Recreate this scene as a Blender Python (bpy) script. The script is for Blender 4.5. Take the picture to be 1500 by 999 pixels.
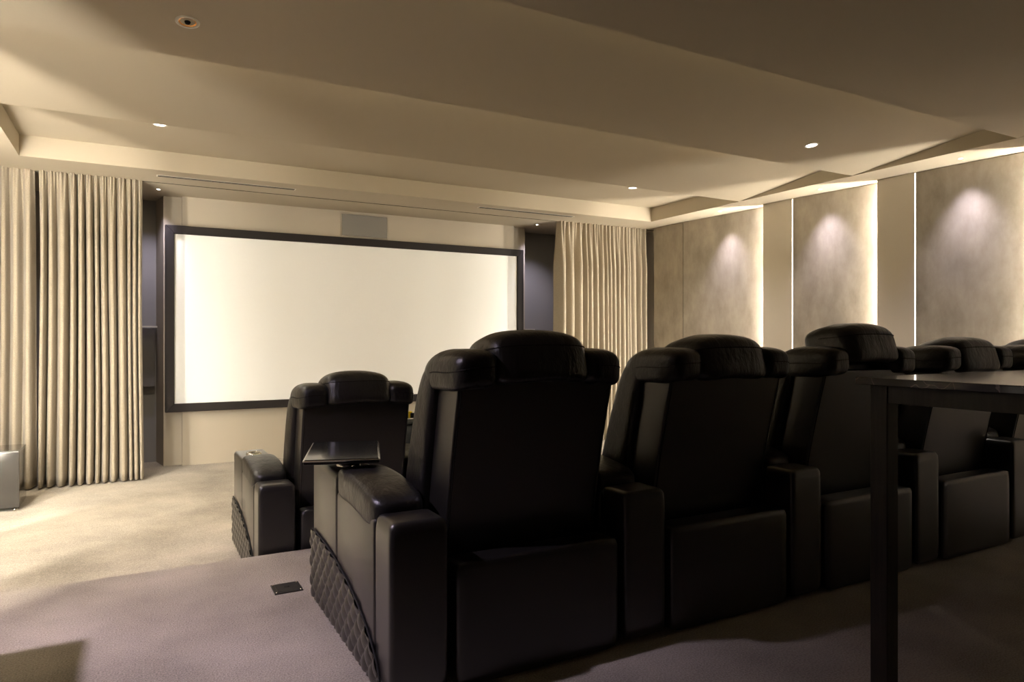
import bpy, bmesh, math, random
from mathutils import Vector, Matrix, noise
random.seed(4)
for o in list(bpy.data.objects): bpy.data.objects.remove(o)
scene = bpy.context.scene
C = scene.collection
# ------------------------------------------------------------------ camera, world, exposure
CAMZ = 1.1
cam_d = bpy.data.cameras.new('camera'); cam = bpy.data.objects.new('camera', cam_d); C.objects.link(cam)
cam.location = (0, 0, CAMZ); cam.rotation_euler = (math.radians(90), 0, math.radians(-28.6))
cam_d.sensor_width = 36; cam_d.lens = 1009/1500*36; cam_d.shift_y = -2.5/1500
cam_d.clip_start = 0.05
scene.camera = cam
w = bpy.data.worlds.new('world'); scene.world = w; w.use_nodes = True
w.node_tree.nodes['Background'].inputs[0].default_value = (0.0, 0.0, 0.0, 1)
w.node_tree.nodes['Background'].inputs[1].default_value = 0.3
vs = scene.view_settings
vs.view_transform = 'Standard'; vs.look = 'None'; vs.gamma = 1; vs.use_curve_mapping = False
vs.exposure = 0.66
WARM = (1.0, 0.91, 0.76); NEUT = (1.0, 0.93, 0.83); COOL = (0.86, 0.80, 1.0)

# ------------------------------------------------------------------ materials
def mat(name, col, rough=0.6, spec=0.5, metal=0.0, emit=None, estr=0.0, trans=0.0, sheen=0.0, coat=0.0):
    m = bpy.data.materials.new(name); m.use_nodes = True
    b = m.node_tree.nodes['Principled BSDF']
    b.inputs['Base Color'].default_value = (*col, 1); b.inputs['Roughness'].default_value = rough
    b.inputs['Specular IOR Level'].default_value = spec; b.inputs['Metallic'].default_value = metal
    b.inputs['Transmission Weight'].default_value = trans; b.inputs['Sheen Weight'].default_value = sheen
    b.inputs['Coat Weight'].default_value = coat
    if emit: b.inputs['Emission Color'].default_value = (*emit, 1); b.inputs['Emission Strength'].default_value = estr
    return m
def tex(m, kind, scale, detail=3, mapscale=(1, 1, 1), rough=0.5):
    nt = m.node_tree; tc = nt.nodes.new('ShaderNodeTexCoord'); mp = nt.nodes.new('ShaderNodeMapping')
    mp.inputs['Scale'].default_value = mapscale
    nt.links.new(tc.outputs['Object'], mp.inputs['Vector'])
    n = nt.nodes.new({'noise': 'ShaderNodeTexNoise', 'voronoi': 'ShaderNodeTexVoronoi', 'wave': 'ShaderNodeTexWave'}[kind])
    n.inputs['Scale'].default_value = scale
    if 'Detail' in n.inputs: n.inputs['Detail'].default_value = detail
    if kind == 'noise': n.inputs['Roughness'].default_value = rough
    nt.links.new(mp.outputs[0], n.inputs['Vector'])
    return n
def bump(m, nodes, strength=0.3, dist=0.005):
    nt = m.node_tree; b = nt.nodes['Principled BSDF']; prev = None
    for n, s, d in nodes:
        bp = nt.nodes.new('ShaderNodeBump'); bp.inputs['Strength'].default_value = s; bp.inputs['Distance'].default_value = d
        nt.links.new(n.outputs[0], bp.inputs['Height'])
        if prev: nt.links.new(prev.outputs[0], bp.inputs['Normal'])
        prev = bp
    nt.links.new(prev.outputs[0], b.inputs['Normal'])
def ramp_col(m, node, c0, c1, p0=0.3, p1=0.7, out=0):
    nt = m.node_tree; r = nt.nodes.new('ShaderNodeValToRGB')
    r.color_ramp.elements[0].position = p0; r.color_ramp.elements[1].position = p1
    r.color_ramp.elements[0].color = (*c0, 1); r.color_ramp.elements[1].color = (*c1, 1)
    nt.links.new(node.outputs[out], r.inputs[0]); nt.links.new(r.outputs[0], nt.nodes['Principled BSDF'].inputs['Base Color'])
    return r
M = {}
M['paint'] = mat('beige_wall_paint', (0.46, 0.405, 0.325), 0.75, 0.25)
n_ = tex(M['paint'], 'noise', 140, 2); bump(M['paint'], [(n_, 0.06, 0.001)])
M['paint_lit'] = mat('beige_wall_paint_lit', (0.74, 0.68, 0.58), 0.7, 0.3)  # wall paint made paler, light on the pier faces put into its colour
M['ceil'] = mat('ceiling_paint', (0.49, 0.43, 0.335), 0.8, 0.2)
n_ = tex(M['ceil'], 'noise', 90, 2); bump(M['ceil'], [(n_, 0.05, 0.001)])
M['niche'] = mat('grey_niche_paint', (0.34, 0.325, 0.31), 0.6, 0.3)
M['darkwall'] = mat('charcoal_rear_wall_paint', (0.03, 0.028, 0.026), 0.8, 0.2)
M['carpet'] = mat('taupe_loop_carpet', (0.38, 0.32, 0.25), 0.95, 0.1, sheen=0.25)
na = tex(M['carpet'], 'noise', 2.2, 4); nb = tex(M['carpet'], 'noise', 160, 3)
nt = M['carpet'].node_tree
mx = nt.nodes.new('ShaderNodeMath'); mx.operation = 'ADD'
m1 = nt.nodes.new('ShaderNodeMath'); m1.operation = 'MULTIPLY'; m1.inputs[1].default_value = 0.45
nt.links.new(na.outputs[0], m1.inputs[0]); nt.links.new(m1.outputs[0], mx.inputs[0])
m2 = nt.nodes.new('ShaderNodeMath'); m2.operation = 'MULTIPLY'; m2.inputs[1].default_value = 0.55
nt.links.new(nb.outputs[0], m2.inputs[0]); nt.links.new(m2.outputs[0], mx.inputs[1])
ramp_col(M['carpet'], mx, (0.19, 0.16, 0.122), (0.52, 0.455, 0.36), 0.34, 0.66)
bump(M['carpet'], [(nb, 0.7, 0.006), (tex(M['carpet'], 'noise', 14, 2), 0.15, 0.01)])
M['fabric'] = mat('taupe_acoustic_fabric', (0.22, 0.185, 0.145), 0.55, 0.35, sheen=0.3)
fa = tex(M['fabric'], 'noise', 5, 5, (1, 1, 0.5), 0.65); ramp_col(M['fabric'], fa, (0.24, 0.205, 0.16), (0.42, 0.365, 0.29), 0.3, 0.72)
bump(M['fabric'], [(tex(M['fabric'], 'noise', 260, 2, (1, 1, 1)), 0.35, 0.002), (tex(M['fabric'], 'noise', 9, 4, (1, 1, 0.6)), 0.25, 0.012)])
M['linen'] = mat('beige_linen_curtain', (0.50, 0.43, 0.33), 0.9, 0.15, sheen=0.2)
l1 = tex(M['linen'], 'noise', 260, 2, (1, 1, 0.5)); ramp_col(M['linen'], l1, (0.34, 0.29, 0.222), (0.46, 0.40, 0.31), 0.3, 0.7)
bump(M['linen'], [(tex(M['linen'], 'noise', 330, 2), 0.3, 0.001)])
M['leather'] = mat('black_leather', (0.010, 0.009, 0.008), 0.36, 0.5)
lv = tex(M['leather'], 'voronoi', 330); ln = tex(M['leather'], 'noise', 11, 4, (1.6, 1, 0.7), 0.6)
bump(M['leather'], [(lv, 0.10, 0.001), (ln, 0.45, 0.018)])
M['smooth_leather'] = mat('smooth_black_leather', (0.013, 0.0115, 0.010), 0.36, 0.5, coat=0.7)
M['smooth_leather'].node_tree.nodes['Principled BSDF'].inputs['Coat Roughness'].default_value = 0.3
bump(M['smooth_leather'], [(tex(M['smooth_leather'], 'voronoi', 330), 0.12, 0.001), (tex(M['smooth_leather'], 'noise', 3.5, 2), 0.12, 0.015)])
M['thread'] = mat('black_thread', (0.012, 0.011, 0.010), 0.7, 0.3)
M['plastic'] = mat('black_plastic', (0.01, 0.01, 0.01), 0.4)
M['chrome'] = mat('chrome', (0.75, 0.72, 0.68), 0.15, metal=1)
M['darkhole'] = mat('dark_cup_well', (0.008, 0.008, 0.008), 0.85, 0.15)
M['frame'] = mat('black_velvet_frame', (0.018, 0.014, 0.014), 0.7, 0.3)
M['screen'] = mat('white_screen_vinyl', (0.90, 0.90, 0.89), 0.6, 0.25)
M['wood'] = mat('dark_stained_wood', (0.022, 0.016, 0.012), 0.45, 0.4)
ww = tex(M['wood'], 'noise', 12, 4, (8, 8, 0.6)); ramp_col(M['wood'], ww, (0.009, 0.007, 0.0055), (0.022, 0.016, 0.012))
M['marble'] = mat('black_veined_marble', (0.02, 0.016, 0.015), 0.09, 0.5)
nt = M['marble'].node_tree
nw = tex(M['marble'], 'noise', 3.0, 5); vo = nt.nodes.new('ShaderNodeTexVoronoi'); vo.feature = 'DISTANCE_TO_EDGE'; vo.inputs['Scale'].default_value = 9
tc = nt.nodes.new('ShaderNodeTexCoord'); mixv = nt.nodes.new('ShaderNodeVectorMath'); mixv.operation = 'MULTIPLY_ADD'
mixv.inputs[1].default_value = (0.35, 0.35, 0.35)
nt.links.new(nw.outputs['Color'], mixv.inputs[0]); nt.links.new(tc.outputs['Object'], mixv.inputs[2]); nt.links.new(mixv.outputs[0], vo.inputs['Vector'])
ramp_col(M['marble'], vo, (0.13, 0.10, 0.095), (0.02, 0.016, 0.015), 0.0, 0.014)
M['glasstop'] = mat('black_tray_glass', (0.012, 0.012, 0.012), 0.10, 0.5, coat=0.3)
M['gloss'] = mat('glossy_dark_lacquer', (0.03, 0.028, 0.026), 0.12, 0.6, coat=0.6)
M['steel'] = mat('brushed_steel_plate', (0.10, 0.095, 0.085), 0.40, metal=0.85)
M['glass'] = mat('clear_glass', (0.95, 0.97, 0.96), 0.03, trans=1.0)
M['grille'] = mat('grey_speaker_cloth', (0.24, 0.225, 0.205), 0.9, 0.1)
bump(M['grille'], [(tex(M['grille'], 'noise', 400, 1), 0.4, 0.001)])
M['darkgrille'] = mat('charcoal_speaker_cloth', (0.20, 0.185, 0.175), 0.85, 0.15)
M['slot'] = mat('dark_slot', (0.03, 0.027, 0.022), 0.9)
M['lens'] = mat('lit_lens', (0.9, 0.9, 0.9), 0.5, emit=(1, 0.93, 0.82), estr=9)
M['minilens'] = mat('lit_small_lens', (0.9, 0.9, 0.9), 0.5, emit=(1, 0.95, 0.95), estr=40)
M['led'] = mat('lit_led_strip', (0.9, 0.9, 0.9), 0.5, emit=(1.0, 0.92, 0.78), estr=320)
M['led_rear'] = mat('lit_dimmed_led_strip', (0.9, 0.9, 0.9), 0.5, emit=(1.0, 0.89, 0.74), estr=28)
M['led_dim'] = mat('lit_edge_strip', (0.9, 0.9, 0.9), 0.5, emit=(1.0, 0.92, 0.80), estr=5)
M['cove'] = mat('lit_cove_strip', (0.9, 0.9, 0.9), 0.5, emit=(1.0, 0.86, 0.50), estr=6)
M['cove_front'] = mat('lit_front_cove_strip', (0.9, 0.9, 0.9), 0.5, emit=(1.0, 0.88, 0.58), estr=17)
M['trimwhite'] = mat('cream_lamp_trim', (0.7, 0.66, 0.58), 0.4)
M['copper'] = mat('copper_reflector', (0.75, 0.36, 0.12), 0.25, metal=0.9)
M['canvas'] = mat('black_canvas', (0.022, 0.024, 0.02), 0.75, 0.3)
bump(M['canvas'], [(tex(M['canvas'], 'noise', 12, 3), 0.5, 0.02)])
M['yellow'] = mat('yellow_plastic', (0.85, 0.60, 0.02), 0.4)

# ------------------------------------------------------------------ helpers
def obj(name, bm, m, parent=None, smooth=False):
    me = bpy.data.meshes.new(name); bmesh.ops.recalc_face_normals(bm, faces=bm.faces[:]); bm.to_mesh(me); bm.free()
    me.materials.append(M[m] if isinstance(m, str) else m)
    if smooth:
        for p in me.polygons: p.use_smooth = True
    o = bpy.data.objects.new(name, me); C.objects.link(o)
    if parent: o.parent = parent
    return o
def tag(o, label=None, cat=None, group=None, kind=None):
    if label: o['label'] = label
    if cat: o['category'] = cat
    if group: o['group'] = group
    if kind: o['kind'] = kind
    return o
def empty(name, loc=(0, 0, 0), rz=0):
    o = bpy.data.objects.new(name, None); C.objects.link(o); o.location = loc; o.rotation_euler = (0, 0, rz)
    o.empty_display_size = 0.1
    return o
def box(x0, x1, y0, y1, z0, z1, r=0.0, seg=3, bm=None):
    b = bmesh.new(); bmesh.ops.create_cube(b, size=1)
    for v in b.verts: v.co = Vector(((x0+x1)/2+v.co.x*(x1-x0), (y0+y1)/2+v.co.y*(y1-y0), (z0+z1)/2+v.co.z*(z1-z0)))
    if r > 0: bmesh.ops.bevel(b, geom=b.edges[:], offset=r, segments=seg, profile=0.5, affect='EDGES')
    if bm is None: return b
    me = bpy.data.meshes.new('t'); b.to_mesh(me); b.free(); bm.from_mesh(me); bpy.data.meshes.remove(me)
    return bm
def prism(poly, a0, a1, axis, r=0.0, seg=3):
    """poly in the two other axes (in order), extruded along axis from a0 to a1"""
    b = bmesh.new()
    def P(p, a):
        return {'x': (a, p[0], p[1]), 'y': (p[0], a, p[1]), 'z': (p[0], p[1], a)}[axis]
    v0 = [b.verts.new(P(p, a0)) for p in poly]; v1 = [b.verts.new(P(p, a1)) for p in poly]
    n = len(poly); b.faces.new(v0); b.faces.new(v1[::-1])
    for i in range(n): b.faces.new((v0[i], v1[i], v1[(i+1) % n], v0[(i+1) % n]))
    bmesh.ops.recalc_face_normals(b, faces=b.faces[:])
    if r > 0: bmesh.ops.bevel(b, geom=b.edges[:], offset=r, segments=seg, profile=0.5, affect='EDGES')
    return b
def pillow(c, h, e=5.0, n=9, fn=None):
    """puffed box: super-ellipsoid on a subdivided cube"""
    b = bmesh.new(); bmesh.ops.create_cube(b, size=2)
    bmesh.ops.subdivide_edges(b, edges=b.edges[:], cuts=n, use_grid_fill=True)
    for v in b.verts:
        p = v.co
        # spread samples towards the rims
        q = Vector([math.copysign(abs(t)**0.8, t) for t in p])
        L = (abs(q.x)**e+abs(q.y)**e+abs(q.z)**e)**(1/e)
        q = q/L
        u = Vector((q.x, q.y, q.z))
        co = Vector((c[0]+q.x*h[0], c[1]+q.y*h[1], c[2]+q.z*h[2]))
        v.co = fn(co, u) if fn else co
    return b
def tube(pts, r, sides=6, bm=None, closed=False):
    b = bm or bmesh.new(); rings = []
    n = len(pts)
    for i, p in enumerate(pts):
        p = Vector(p)
        d = (Vector(pts[min(i+1, n-1)])-Vector(pts[max(i-1, 0)])).normalized()
        up = Vector((0, 0, 1)) if abs(d.z) < 0.9 else Vector((1, 0, 0))
        a = d.cross(up).normalized(); c2 = a.cross(d)
        rings.append([b.verts.new(p+r*(a*math.cos(2*math.pi*k/sides)+c2*math.sin(2*math.pi*k/sides))) for k in range(sides)])
    for i in range(n-1):
        for k in range(sides): b.faces.new((rings[i][k], rings[i][(k+1) % sides], rings[i+1][(k+1) % sides], rings[i+1][k]))
    b.faces.new(rings[0][::-1]); b.faces.new(rings[-1])
    return b
def lathe(profile, seg=28, bm=None):
    """profile (r,z) revolved about z"""
    b = bm or bmesh.new(); rings = []
    for r, z in profile:
        rings.append([b.verts.new((r*math.cos(2*math.pi*k/seg), r*math.sin(2*math.pi*k/seg), z)) for k in range(seg)] if r > 1e-5 else [b.verts.new((0, 0, z))])
    for A, B in zip(rings[:-1], rings[1:]):
        for k in range(seg):
            k2 = (k+1) % seg
            if len(A) == 1 and len(B) > 1: b.faces.new((A[0], B[k], B[k2]))
            elif len(B) == 1 and len(A) > 1: b.faces.new((A[k], A[k2], B[0]))
            elif len(A) > 1: b.faces.new((A[k], A[k2], B[k2], B[k]))
    return b
def copy_tree(o, parent=None):
    c = o.copy(); C.objects.link(c); c.parent = parent
    for ch in list(o.children): copy_tree(ch, c)
    return c
def spot(name, loc, energy, col, angle, blend=0.5, target=None, size=0.04):
    d = bpy.data.lights.new(name, 'SPOT'); d.energy = energy; d.color = col; d.spot_size = math.radians(angle); d.spot_blend = blend
    d.shadow_soft_size = size
    o = bpy.data.objects.new(name, d); C.objects.link(o); o.location = loc
    if target: o.rotation_euler = (Vector(target)-Vector(loc)).to_track_quat('-Z', 'Y').to_euler()
    return o

# ------------------------------------------------------------------ dimensions
LOW = -0.21; SOF = 2.58; TOP = 2.96
XL, XR = -1.2, 6.05            # finished side wall faces
BL, BR = -1.36, 6.21           # masonry behind them
IL, IR = -0.83, 5.69           # inner edges of the side soffits
YW = 7.90; YB = 8.30; YREAR = -2.2
EDGES = [5.33, 4.0, 2.67, 1.34, 0.01, -1.32]

# ------------------------------------------------------------------ floor
fl = empty('floor'); tag(fl, 'taupe carpet floor in two levels with a step', kind='structure')
obj('lower_carpet', box(BL, BR, 3.70, YB+0.1, LOW-0.1, LOW), 'carpet', fl)
obj('platform_carpet', box(BL, BR, YREAR, 3.70, LOW-0.1, 0.0, 0.012, 2), 'carpet', fl)

# ------------------------------------------------------------------ ceiling
ce = empty('ceiling'); tag(ce, 'beige saw-tooth ceiling with perimeter soffit', kind='structure')
obj('soffit_front', box(BL, BR, 6.77, 7.305, SOF, TOP), 'ceil', ce)
obj('soffit_screen', box(BL, BR, 7.335, YB+0.1, SOF, TOP), 'ceil', ce)
obj('slot_cover', box(BL, BR, 7.305, 7.335, SOF+0.05, TOP), 'slot', ce)
obj('slot_shade_strip', box(BL, BR, 7.331, 7.3349, SOF+0.001, SOF+0.05), 'slot', ce)  # dark strip on the far lip, paints the shadow line of the slot
obj('soffit_right', box(IR, BR, YREAR, 6.77, SOF, TOP), 'ceil', ce)
obj('soffit_left', box(BL, IL, YREAR, 6.77, SOF, TOP), 'ceil', ce)
obj('ceiling_panel', box(IL, IR, 5.33, 6.77, 2.75, TOP), 'ceil', ce)
for y0 in EDGES:
    y1 = max(y0-1.33, YREAR)
    obj('ceiling_panel', prism([(y0, SOF), (y1, SOF+0.15*(y0-y1)/1.33), (y1, TOP), (y0, TOP)], IL, IR, 'x'), 'ceil', ce)
    if y0 > 2: obj('cove_strip', box(IL+0.25, IR-0.25, y0+0.002, y0+0.010, SOF+0.095, SOF+0.105), 'cove' if y0 < 3 else 'cove_front', ce)

# ------------------------------------------------------------------ walls
def wall(name, bm, m='paint', label=None):
    o = obj(name, bm, m); tag(o, label, kind='structure'); return o
wf = empty('wall_front'); tag(wf, 'beige screen wall with a recess at either side', kind='structure')
obj('recess_back', box(BL, BR, YB, YB+0.12, LOW, SOF), 'niche', wf)
obj('pier', prism([(0.245, 7.97), (4.54, 7.97), (4.60, YB), (0.185, YB)], LOW, SOF, 'z'), 'paint', wf)
obj('screen_panel', box(0.417, 4.337, YW, 7.97, LOW, SOF), 'paint', wf)
wall('wall_rear', box(BL, BR, YREAR-0.12, YREAR, LOW, TOP), 'darkwall')
def side_wall(name, face, back, s):
    """face = finished plane, back = masonry plane; s=+1 right wall, -1 left wall"""
    wl = empty(name); tag(wl, 'beige side wall with lit piers', kind='structure')
    obj('masonry', box(min(back, back+0.1*s), max(back, back+0.1*s), YREAR, YB+0.12, LOW, SOF), 'paint', wl)
    def bx_(a, b, y0, y1, z0, z1, nm, m, r=0.0):
        x0, x1 = sorted((face+a*s, face+b*s)); obj(nm, box(x0, x1, y0, y1, z0, z1, r, 1), m, wl)
    for (ya, yb) in ((5.33, 4.95), (4.0, 3.65), (2.67, 2.30), (1.34, 0.98), (0.01, -0.35), (-1.32, -1.68)):
        z0 = LOW if ya > 3.7 else 0
        # face board that overhangs the far side of the pier and hides the strip in the groove
        bx_(0.0, 0.018, yb, ya, z0, SOF, 'pier_face', 'paint_lit', 0.002)
        bx_(0.018, 0.16, yb, ya-0.07, z0, SOF, 'pier', 'paint')
        if ya < 2 and s < 0: continue
        bx_(0.070, 0.085, ya-0.0699, ya-0.066, z0+0.1, SOF-0.01, 'led_strip', 'led' if ya > 2 else 'led_rear')
        bx_(0.004, 0.009, yb-0.005, yb-0.001, z0+0.1, SOF-0.01, 'led_edge', 'led_dim')
    return wl
side_wall('wall_right', XR, BR, 1)
side_wall('wall_left', XL, BL, -1)

def acoustic_panel(face, s, yf, yn, tilt, label, grp):
    th = 0.05
    poly = [(face, yf), (face+tilt*s, yn), (face+(tilt+th)*s, yn), (face+th*s, yf)]
    z0 = LOW if yn > 3.6 else 0.0
    o = obj('acoustic_panel', prism(poly, z0+0.004, SOF-0.004, 'z', 0.004, 2), 'fabric')
    tag(o, label, 'wall panel', grp); return o
acoustic_panel(XR, 1, 7.15, 6.597, 0.0, 'narrow taupe fabric wall panel beside the curtain in the corner', 'right wall fabric panels')
acoustic_panel(XR, 1, 6.588, 5.332, 0.10, 'taupe fabric wall panel between the narrow corner panel and the first lit pier', 'right wall fabric panels')
acoustic_panel(XR, 1, 4.935, 4.002, 0.10, 'taupe fabric wall panel between two lit beige piers behind the third recliner', 'right wall fabric panels')
acoustic_panel(XR, 1, 3.635, 2.672, 0.10, 'wide taupe fabric wall panel with bright lamp scallop above the bar table', 'right wall fabric panels')
acoustic_panel(XR, 1, 2.285, 1.342, 0.10, 'taupe fabric wall panel level with the bar table end', 'right wall fabric panels')
for a, b_ in ((6.588, 5.332), (4.935, 4.002), (3.635, 2.672), (2.285, 1.342)):
    acoustic_panel(XL, -1, a, b_, 0.10, 'taupe fabric panel on the wall opposite the lit piers', 'left wall fabric panels')

# ------------------------------------------------------------------ lamps
def downlight(x, y, z, slope, label, lit=True, e=0, col=NEUT, ang=120):
    t = empty('recessed_downlight', (x, y, z)); t.rotation_euler = (slope, 0, 0)
    tag(t, label, 'ceiling light')
    obj('trim_ring', lathe([(0.040, 0.004), (0.040, -0.002), (0.044, -0.005), (0.054, -0.004), (0.056, 0.004)], 32), 'trimwhite', t, True)
    if lit:
        obj('lens', lathe([(0.0, -0.003), (0.030, -0.003), (0.0405, -0.001)], 32), 'lens', t, True)
        l = spot('downlight_lamp', (x, y, z-0.02), e, col, ang, 0.7, (x, y, z-1), 0.05)
    else:
        obj('reflector', lathe([(0.040, -0.002), (0.033, 0.0), (0.026, 0.0012), (0.02, 0.002), (0.0, 0.002)], 32), 'copper', t, True)
        obj('bulb', lathe([(0.0, -0.012), (0.010, -0.010), (0.014, -0.003), (0.014, 0.003)], 20), 'darkhole', t, True)
    return t
sl = math.atan2(0.15, 1.33)
downlight(0.158, 5.935, 2.75, 0, 'lit round downlight above the pleated curtain and screen edge', True, 45, WARM, 130)
downlight(4.745, 5.955, 2.75, 0, 'lit round downlight above the far curtain and screen end', True, 45, WARM, 130)
downlight(4.65, 3.62, SOF+0.15*(4.0-3.62)/1.33, -sl, 'lit round downlight in the sloping panel over the third recliner', True, 30, NEUT, 110)
downlight(0.215, 3.64, SOF+0.15*(4.0-3.64)/1.33, -sl, 'unlit round downlight with copper reflector in the dark sloping panel', False)
def minispot(x, y, label, e, col, target, ang=60, grp=None):
    t = empty('mini_spotlight', (x, y, SOF)); tag(t, label, 'spotlight', grp)
    obj('bezel', lathe([(0.013, 0.002), (0.013, -0.003), (0.022, -0.003), (0.023, 0.002)], 20), 'trimwhite', t, True)
    obj('lens', lathe([(0.0, -0.002), (0.013, -0.002)], 20), 'minilens', t, True)
    spot('spot_lamp', (x, y, SOF-0.012), e, col, ang, 1.0, target, 0.04)
for y, lb in ((5.84, 'tiny soffit spotlight over the fabric panel next to the corner'), (4.51, 'tiny soffit spotlight over the fabric panel between two piers'),
              (3.19, 'tiny soffit spotlight over the wide scalloped fabric panel'), (1.87, 'tiny soffit spotlight over the fabric panel by the bar table end')):
    minispot(5.92, y, lb, 40, COOL, (6.16, y-0.05, -0.3), 76, 'soffit spotlights along the fabric wall')
    minispot(-1.07, y, 'tiny soffit spotlight along the wall opposite the fabric panels', 170 if y > 4 else 35, WARM, (0.3, y+0.5, LOW) if y > 4 else (-1.26, y, 0.3), 80 if y > 4 else 60, 'soffit spotlights along the opposite wall')
minispot(-1.0, 2.3, 'tiny lavender soffit spotlight over the platform aisle', 210, (0.86, 0.74, 1.0), (0.1, 2.85, 0.0), 85)
minispot(0.19, 7.63, 'tiny spotlight over the recess beside the pleated curtain', 34, COOL, (0.0, 8.25, 1.3), 80)
minispot(4.54, 7.65, 'tiny spotlight over the recess beside the far curtain', 34, COOL, (4.85, 8.25, 1.2), 80)

# ------------------------------------------------------------------ screen
sc = empty('projection_screen', (2.345, 7.86, 1.31)); tag(sc, 'wide white projection screen in a black frame on the end wall', 'screen')
W2, H2, F = 2.09, 0.955, 0.085
obj('screen_surface', box(-W2+F*0.8, W2-F*0.8, -0.012, 0.0, -H2+F*0.8, H2-F*0.8), 'screen', sc)
def frame_bar(a, b, c, d):   # mitred bars
    pl = [a, b, c, d]
    bm = prism(pl, -0.045, 0.035, 'y', 0.004, 2); return obj('frame_bar', bm, 'frame', sc)
frame_bar((-W2, H2), (W2, H2), (W2-F, H2-F), (-W2+F, H2-F)); frame_bar((-W2, -H2), (-W2+F, -H2+F), (W2-F, -H2+F), (W2, -H2))
frame_bar((-W2, -H2), (-W2, H2), (-W2+F, H2-F), (-W2+F, -H2+F)); frame_bar((W2, H2), (W2, -H2), (W2-F, -H2+F), (W2-F, H2-F))
sp = empty('centre_speaker', (2.34, YW, 2.43)); tag(sp, 'grey cloth centre speaker on the wall above the screen', 'speaker')
obj('speaker_body', box(-0.275, 0.275, -0.02, 0, -0.140, 0.120, 0.004, 2), 'paint', sp)
obj('speaker_grille', box(-0.268, 0.268, -0.028, -0.019, -0.133, 0.113, 0.003, 2), 'grille', sp)
for xa, xb, lb in ((-0.45, 0.19, 'clear glass shelf with bright edge in the recess by the pleated curtain'), (4.585, 4.74, 'short clear glass shelf with bright edge beside the far screen end')):
    s = empty('glass_shelf', ((xa+xb)/2, 8.17, 1.23)); tag(s, lb, 'shelf')
    h = (xb-xa)/2
    obj('glass_plate', box(-h, h, -0.12, 0.13, -0.005, 0.005), 'glass', s)
    obj('shelf_edge', box(-h, h, -0.130, -0.12, -0.008, 0.008), 'trimwhite', s)
b = obj('wall_speaker', box(-0.42, 0.17, 8.20, YB, 0.60, 1.215, 0.006, 2), 'darkgrille'); tag(b, 'charcoal cloth wall speaker under the glass shelf', 'speaker')

def vent(x0, x1, y, label):
    t = empty('slot_diffuser', ((x0+x1)/2, y, SOF)); tag(t, label, 'air vent', 'slot air vents')
    h = (x1-x0)/2
    obj('vent_frame', box(-h-0.012, h+0.012, -0.036, 0.036, -0.002, 0.001), 'trimwhite', t)
    for yy in (-0.016, 0.016):
        obj('vent_slot', box(-h, h, yy-0.009, yy+0.009, -0.0035, -0.001), 'slot', t)
vent(0.17, 1.37, 7.0, 'long slim slot air vent in the soffit near the pleated curtain')
vent(3.37, 4.62, 6.95, 'long slim slot air vent in the soffit near the far curtain')

# ------------------------------------------------------------------ curtains
def curtain(x0, x1, n, amp, seed, label, gather=1.0, flat=None):
    rnd = random.Random(seed)
    ns, nz = int(26*n), 46
    # irregular fold phases
    knots = [0.0]
    for i in range(n): knots.append(knots[-1]+rnd.uniform(0.5, 1.6))
    L = knots[-1]; knots = [k/L for k in knots]
    ampk = [rnd.uniform(0.65, 1.15) for _ in range(n+1)]
    zt, zb = SOF+0.024, LOW+0.015
    b = bmesh.new(); grid = []
    for j in range(nz+1):
        v = (j/nz)**1.35; z = zt+(zb-zt)*v; row = []
        for i in range(ns+1):
            s = i/ns
            k = 0
            while k < n-1 and s > knots[k+1]: k += 1
            f = (s-knots[k])/(knots[k+1]-knots[k]); ph = 2*math.pi*(k+f)
            sway = 0.5*noise.noise((s*n*0.6+seed, z*0.7, 0))
            a = amp*(ampk[k]*(1-f)+ampk[k+1]*f)
            g = math.exp(-((zt-z)/0.22)) * gather
            grow = min(1.0, 0.28+0.9*(zt-z)/0.7)
            cr = abs(math.cos((ph+sway)/2))**3.2
            y = 7.285 + a*grow*(2.0*cr-0.75) + 0.024*g*math.sin(3.0*ph+1.3*k) + 0.006*noise.noise((s*30, z*1.5, seed))
            x = x0+(x1-x0)*s + 0.012*math.sin(z*1.3+seed+4*s)*(v)
            if g > 0.02: z2 = z - 0.006*g*math.sin(3.0*ph)
            else: z2 = z
            row.append(b.verts.new((x, min(y, 7.5), z2)))
        grid.append(row)
    for j in range(nz):
        for i in range(ns): b.faces.new((grid[j][i], grid[j][i+1], grid[j+1][i+1], grid[j+1][i]))
    o = obj('curtain', b, 'linen', None, True); tag(o, label, 'curtain', None)
    md = o.modifiers.new('thick', 'SOLIDIFY'); md.thickness = 0.004
    return o
curtain(-1.18, -0.785, 5, 0.075, 3, 'broad-folded beige linen curtain next to the glossy dark cabinet', 0.3)
curtain(-0.755, 0.05, 13, 0.090, 11, 'tightly pleated beige linen curtain beside the recess with purple light', 1.0)
curtain(4.63, 6.03, 17, 0.090, 23, 'beige linen curtain in the corner by the fabric wall panels', 1.0)
tr = obj('curtain_track', box(XL, XR, 7.312, 7.328, SOF+0.03, SOF+0.049), 'trimwhite'); tag(tr, 'thin white curtain track in the ceiling slot', 'curtain track')

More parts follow.
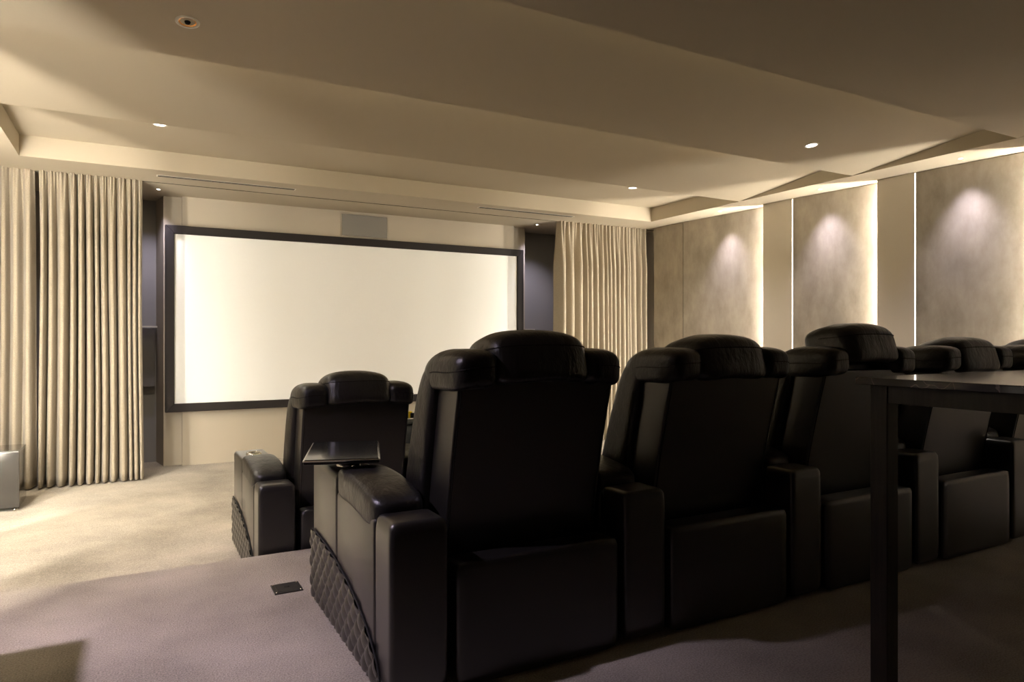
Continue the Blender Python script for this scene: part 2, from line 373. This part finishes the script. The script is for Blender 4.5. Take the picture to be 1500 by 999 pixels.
# ------------------------------------------------------------------ recliners
ARM_W, SEAT = 0.19, 0.68
def rear_y(z):      # rear line of the backrest
    t = max(0.0, min(1.0, (z-0.40)/0.55)); return 0.135-0.115*t**1.3
def front_y(z):
    t = max(0.0, min(1.0, (z-0.45)/0.55)); return 0.457-0.195*t
def stitches(pts, parent, r=0.0022):
    b = tube(pts, r, 5)
    acc = 0
    for p, q in zip(pts[:-1], pts[1:]):
        p, q = Vector(p), Vector(q); d = q-p; n = max(1, int(d.length/0.012))
        for i in range(n):
            c = p+d*(i+0.5)/n
            bmesh.ops.create_cube(b, size=1, matrix=Matrix.Translation(c) @ Matrix.Diagonal((0.004, 0.004, 0.004, 1)))
    return obj('seam', b, 'thread', parent)
def arm(t, x0, outer, cup=True):
    """arm box with x from x0 to x0+ARM_W; outer = -1/+1/0 side carrying the quilting"""
    x1 = x0+ARM_W
    a = obj('armrest', box(x0, x1, 0.157, 0.618, 0.02, 0.53, 0.012, 3), 'smooth_leather', t, True)
    obj('arm_front', box(x0+0.001, x1-0.001, 0.622, 1.02, 0.02, 0.592, 0.022, 4), 'smooth_leather', a, True)
    obj('arm_rear', pillow(((x0+x1)/2, 0.078, 0.285), (ARM_W/2-0.001, 0.078, 0.265), 15, 10), 'smooth_leather', a, True)
    def fn(co, u):
        yy = (co.y-0.39)/0.25
        co.z += -0.022*(0.5-0.5*yy) - 0.012*max(0, -yy) + 0.010*math.cos(yy*1.5)
        return co
    obj('arm_pad', pillow(((x0+x1)/2+0.008*outer, 0.392, 0.568), (ARM_W/2-0.001, 0.247, 0.058), 5.5, 9, fn), 'leather', a, True)
    if cup:
        b = lathe([(0.036, 0.001), (0.036, 0.011), (0.040, 0.014), (0.046, 0.011), (0.049, -0.002)], 28); bmesh.ops.translate(b, verts=b.verts[:], vec=((x0+x1)/2, 0.80, 0.593))
        obj('cup_ring', b, 'chrome', a, True)
        b = lathe([(0.0, 0.001), (0.0345, 0.001), (0.0345, -0.003)], 28); bmesh.ops.translate(b, verts=b.verts[:], vec=((x0+x1)/2, 0.80, 0.593))
        obj('cup_well', b, 'darkhole', a, True)
    if outer:
        xs = x0 if outer < 0 else x1
        A, B, cx = 0.93, 0.30, 1.00
        ny, nz = 150, 52
        b = bmesh.new(); G = {}
        for i in range(ny+1):
            y = 1.015-(i/ny)*0.945
            zt = B*math.sqrt(max(0, 1-((cx-y)/A)**2)) if y < cx else B
            for j in range(nz+1):
                z = 0.022+(zt-0.022)*j/nz if zt > 0.03 else 0.022+0.008*j/nz
                p = (y/0.082+z/0.082); q = (y/0.082-z/0.082)
                hgt = (abs(math.sin(math.pi*p))*abs(math.sin(math.pi*q)))**0.45
                G[i, j] = b.verts.new((xs+outer*(0.002+0.0125*hgt), y, z))
        for i in range(ny):
            for j in range(nz): b.faces.new((G[i, j], G[i+1, j], G[i+1, j+1], G[i, j+1]))
        obj('quilted_panel', b, 'smooth_leather', a, True)
        pts = []
        for k in range(41):
            y = 1.0-k/40*0.925; pts.append((xs+outer*0.004, y, 0.002+B*math.sqrt(max(0, 1-((cx-y)/A)**2))))
        o = stitches([p for p in pts if p[2] > 0.03], a, 0.0035)
    return a
def make_recliner(label, left_quilt, right_arm, right_quilt=False, lift=0.0):
    t = empty('recliner'); tag(t, label, 'recliner', 'black leather cinema recliners')
    hw = SEAT/2
    obj('seat_base', box(-hw+0.006, hw-0.006, 0.12, 0.97, 0.02, 0.30, 0.01, 2), 'plastic', t)
    obj('rear_apron', pillow((0, 0.05, 0.205), (0.312, 0.05, 0.195), 22, 12), 'smooth_leather', t, True)
    obj('seat_cushion', pillow((0, 0.70, 0.39), (hw-0.016, 0.33, 0.095), 6, 9), 'leather', t, True)
    obj('footrest', pillow((0, 1.0, 0.22), (hw-0.01, 0.045, 0.19), 8, 8), 'leather', t, True)
    # back shell: plate with the leaning rear profile
    zs = [0.36+0.60*k/12 for k in range(13)]
    poly = [(rear_y(z), z) for z in zs]+[(rear_y(z)+0.16, z) for z in reversed(zs)]
    sh = obj('back_shell', prism(poly, -0.300, 0.300, 'x', 0.006, 2), 'smooth_leather', t, True)
    md = sh.modifiers.new('wn', 'WEIGHTED_NORMAL')
    for s in (-1, 1):
        stitches([(s*0.288, rear_y(z)-0.001, z) for z in zs[1:]], sh)
    # front cushion and side bolsters
    def lean(co, u):
        z = co.z; mid = (rear_y(z)+0.155+front_y(z))/2; half = (front_y(z)-rear_y(z)-0.155)/2+0.02
        co.y = mid+u.y*half; return co
    obj('back_cushion', pillow((0, 0.3, 0.69), (0.235, 0.1, 0.31), 6, 10, lean), 'leather', t, True)
    for s in (-1, 1):
        def lean2(co, u):
            z = co.z; r0 = rear_y(z)+0.150; f0 = front_y(z)+0.03
            co.y = (r0+f0)/2+u.y*(f0-r0)/2; co.x += s*0.012*math.cos((z-0.7)*3)
            return co
        obj('side_bolster', pillow((s*0.272, 0.3, 0.715), (0.052, 0.1, 0.30), 4.5, 12, lean2), 'leather', t, True)
        # head wing: roll over the shoulder
        def wing(co, u):
            co.y += 0.0; co.z += -0.050*max(0, u.y)**2 - 0.018*max(0, s*u.x)**2
            return co
        wv = obj('head_wing', pillow((s*0.243, 0.140, 1.003), (0.083, 0.165, 0.066), 4.2, 12, wing), 'leather', t, True)
        def wp(a, e=4.2):
            q = Vector((math.cos(a), math.sin(a), 0.12)); L = (abs(q.x)**e+abs(q.y)**e+abs(q.z)**e)**(1/e); q = q/L
            return (s*0.243+q.x*0.084, 0.140+q.y*0.166, 1.003+q.z*0.066-0.050*max(0, q.y)**2-0.018*max(0, s*q.x)**2)
        stitches([wp(math.pi*(0.9+1.2*k/24)) for k in range(25)], wv, 0.0018)
    def head(co, u):
        co.y += 0.05*u.z*0.5 + 0.0; co.z += 0.022*math.cos(u.x*1.45) - 0.022 - 0.03*max(0, u.y)
        return co
    hr = obj('headrest', pillow((0, 0.105, 1.045+lift), (0.187, 0.135, 0.088), 4.6, 13, head), 'leather', t, True)
    def hp(a, e=4.6):
        q = Vector((math.cos(a), math.sin(a), 0.42)); L = (abs(q.x)**e+abs(q.y)**e+abs(q.z)**e)**(1/e); q = q/L
        c = Vector((q.x*0.188, 0.105+q.y*0.136, 1.045+lift+q.z*0.088)); return tuple(head(c, q))
    stitches([hp(math.pi*(0.95+1.1*k/28)) for k in range(29)], hr, 0.0018)
    obj('headrest_bracket', box(-0.15, 0.15, 0.10, 0.16, 0.90, 0.99, 0.01, 2), 'plastic', t)
    arm(t, -hw-ARM_W, -1 if left_quilt else 0)
    if right_arm: arm(t, hw, 1 if right_quilt else 0)
    return t
PITCH = 0.87
X1 = 0.658+ARM_W+SEAT/2
rc = make_recliner('black leather recliner with swivel tray and quilted side, open end of platform row', True, False); rc.location = (X1, 1.96, 0)
mid = make_recliner('black leather recliner next to the one with the swivel tray, platform row', False, False, lift=-0.012); mid.location = (X1+PITCH, 1.96, 0)
hi = make_recliner('black leather recliner with its headrest raised highest, third in the platform row', False, False, lift=0.042); hi.location = (X1+2*PITCH, 1.96, 0)
c4 = copy_tree(mid); c4.location = (X1+3*PITCH, 1.96, 0); c4['label'] = 'black leather recliner seen under the bar table top, fourth in the platform row'
for ch in c4.children:
    if ch.name.startswith('headrest'): ch.location.z -= 0.008
last = make_recliner('black leather recliner closing the platform row by the fabric wall, behind the bar table', False, True, True, lift=-0.02); last.location = (X1+4*PITCH, 1.96, 0)
XF = 0.550+ARM_W+SEAT/2
f1 = copy_tree(rc); f1.location = (XF, 3.74, LOW); f1['label'] = 'black leather recliner on the lower floor facing the screen, with a steel cup holder'
f2 = copy_tree(mid); f2.location = (XF+PITCH, 3.74, LOW); f2['label'] = 'black leather recliner on the lower floor holding the black bag'
for o in f2.children: pass
# right-hand arm that closes the front pair
arm(f2, SEAT/2, 1)

# swivel tray
ty = empty('swivel_tray', (0.755, 2.650, 0.5925)); tag(ty, 'black glass swivel tray with chrome rim on the recliner arm', 'tray')
obj('pivot_post', lathe([(0.0, 0), (0.020, 0), (0.020, 0.012), (0.011, 0.016), (0.011, 0.056), (0.0, 0.056)], 20), 'plastic', ty, True)
tp = obj('tray_plate', box(-0.135, 0.135, -0.225, 0.225, 0.054, 0.066, 0.004, 2), 'plastic', ty); tp.rotation_euler = (0, 0, math.radians(-17)); tp.location = (-0.035, 0.055, 0)
obj('tray_rim', box(-0.138, 0.138, -0.228, 0.228, 0.064, 0.070, 0.003, 2), 'chrome', tp)
obj('tray_glass', box(-0.131, 0.131, -0.221, 0.221, 0.068, 0.0725, 0.001, 1), 'glasstop', tp)

# ------------------------------------------------------------------ bar table
def bar_table(x0, x1, y0, y1, label):
    h = 0.99; t = empty('bar_table', ((x0+x1)/2, (y0+y1)/2, 0)); tag(t, label, 'table', 'bar tables')
    hx, hy = (x1-x0)/2, (y1-y0)/2
    obj('table_top', box(-hx, hx, -hy, hy, h-0.021, h, 0.002, 2), 'marble', t)
    o_ = 0.028; L = 0.052
    for sx in (-1, 1):
        for sy in (-1, 1):
            cx, cy = sx*(hx-o_-L/2), sy*(hy-o_-L/2)
            obj('leg', box(cx-L/2, cx+L/2, cy-L/2, cy+L/2, 0.0, h-0.021, 0.002, 1), 'wood', t)
    z0, z1 = h-0.071, h-0.021
    for sx in (-1, 1):
        cx = sx*(hx-o_-0.016); obj('apron', box(cx-0.012, cx+0.012, -hy+o_+L, hy-o_-L, z0, z1), 'wood', t)
    for sy in (-1, 1):
        cy = sy*(hy-o_-0.016); obj('apron', box(-hx+o_+L, hx-o_-L, cy-0.012, cy+0.012, z0, z1), 'wood', t)
    return t
bar_table(1.84, 4.60, 0.66, 1.285, 'long dark wooden bar table with black veined marble top behind the recliners')

bar_table(-1.15, -0.482, 0.90, 2.71, 'shorter dark wooden bar table added out of view to cast the floor shadow')  # unseen table, added for the hard-edged shadow on the left carpet
# ------------------------------------------------------------------ small things
sw = empty('subwoofer', (-0.985, 6.61, LOW)); tag(sw, 'glossy dark cube subwoofer cabinet in front of the broad-folded curtain', 'subwoofer')
obj('cabinet', box(-0.20, 0.20, -0.19, 0.19, 0.025, 0.455, 0.006, 3), 'gloss', sw)
obj('top_glass', box(-0.198, 0.198, -0.188, 0.188, 0.455, 0.462, 0.002, 1), 'gloss', sw)
for sx in (-1, 1):
    for sy in (-1, 1):
        b = lathe([(0.0, 0), (0.016, 0), (0.018, 0.008), (0.012, 0.026), (0.0, 0.026)], 16); bmesh.ops.translate(b, verts=b.verts[:], vec=(sx*0.17, sy*0.16, 0))
        obj('foot', b, 'chrome', sw, True)
fo = empty('floor_outlet', (0.582, 3.145, 0)); tag(fo, 'square dark metal floor outlet plate in the platform carpet', 'floor outlet'); fo.rotation_euler = (0, 0, math.radians(0))
obj('plate', box(-0.06, 0.06, -0.06, 0.06, 0, 0.006, 0.002, 2), 'steel', fo)
obj('lid', box(-0.045, 0.045, -0.045, 0.045, 0.005, 0.0075, 0.001, 1), 'steel', fo)
obj('latch', box(-0.012, 0.012, -0.004, 0.004, 0.007, 0.0095, 0.001, 1), 'chrome', fo)
for sx in (-1, 1):
    for sy in (-1, 1):
        b = lathe([(0.0, 0.008), (0.003, 0.008), (0.004, 0.006)], 10); bmesh.ops.translate(b, verts=b.verts[:], vec=(sx*0.051, sy*0.051, 0)); obj('screw', b, 'chrome', fo, True)
bg = empty('tool_bag', (1.885, 4.585, 0.284)); tag(bg, 'soft black canvas tool bag lying on the lower recliner seat', 'bag')
def sag(co, u):
    co.z += 0.018*noise.noise((co.x*7, co.y*7, 1.0)); co.y += 0.015*noise.noise((co.x*6, 3, co.z*6)); return co
obj('bag_body', pillow((0, 0, 0.125), (0.27, 0.17, 0.125), 3.6, 12, sag), 'canvas', bg, True)
obj('bag_flap', pillow((-0.02, 0, 0.238), (0.24, 0.12, 0.016), 4, 8, sag), 'canvas', bg, True)
obj('bag_handle', tube([(-0.24, -0.16, 0.10), (-0.22, -0.185, 0.17), (-0.14, -0.20, 0.21), (-0.06, -0.185, 0.17), (-0.04, -0.165, 0.10)], 0.007, 6), 'canvas', bg, True)
lv_ = empty('spirit_level', (1.745, 4.585, 0.547)); lv_.rotation_euler = (0, 0, math.radians(-8)); tag(lv_, 'small yellow and black spirit level lying on the tool bag', 'tool')
obj('level_body', box(-0.11, 0.11, -0.012, 0.012, 0.0, 0.035, 0.003, 2), 'plastic', lv_)
for xx in (-0.10, -0.065): obj('end_clip', box(xx-0.007, xx+0.007, -0.014, 0.014, -0.0, 0.040, 0.002, 1), 'yellow', lv_)
obj('clip_bridge', box(-0.118, -0.045, -0.0145, 0.0145, 0.036, 0.046, 0.002, 1), 'yellow', lv_)
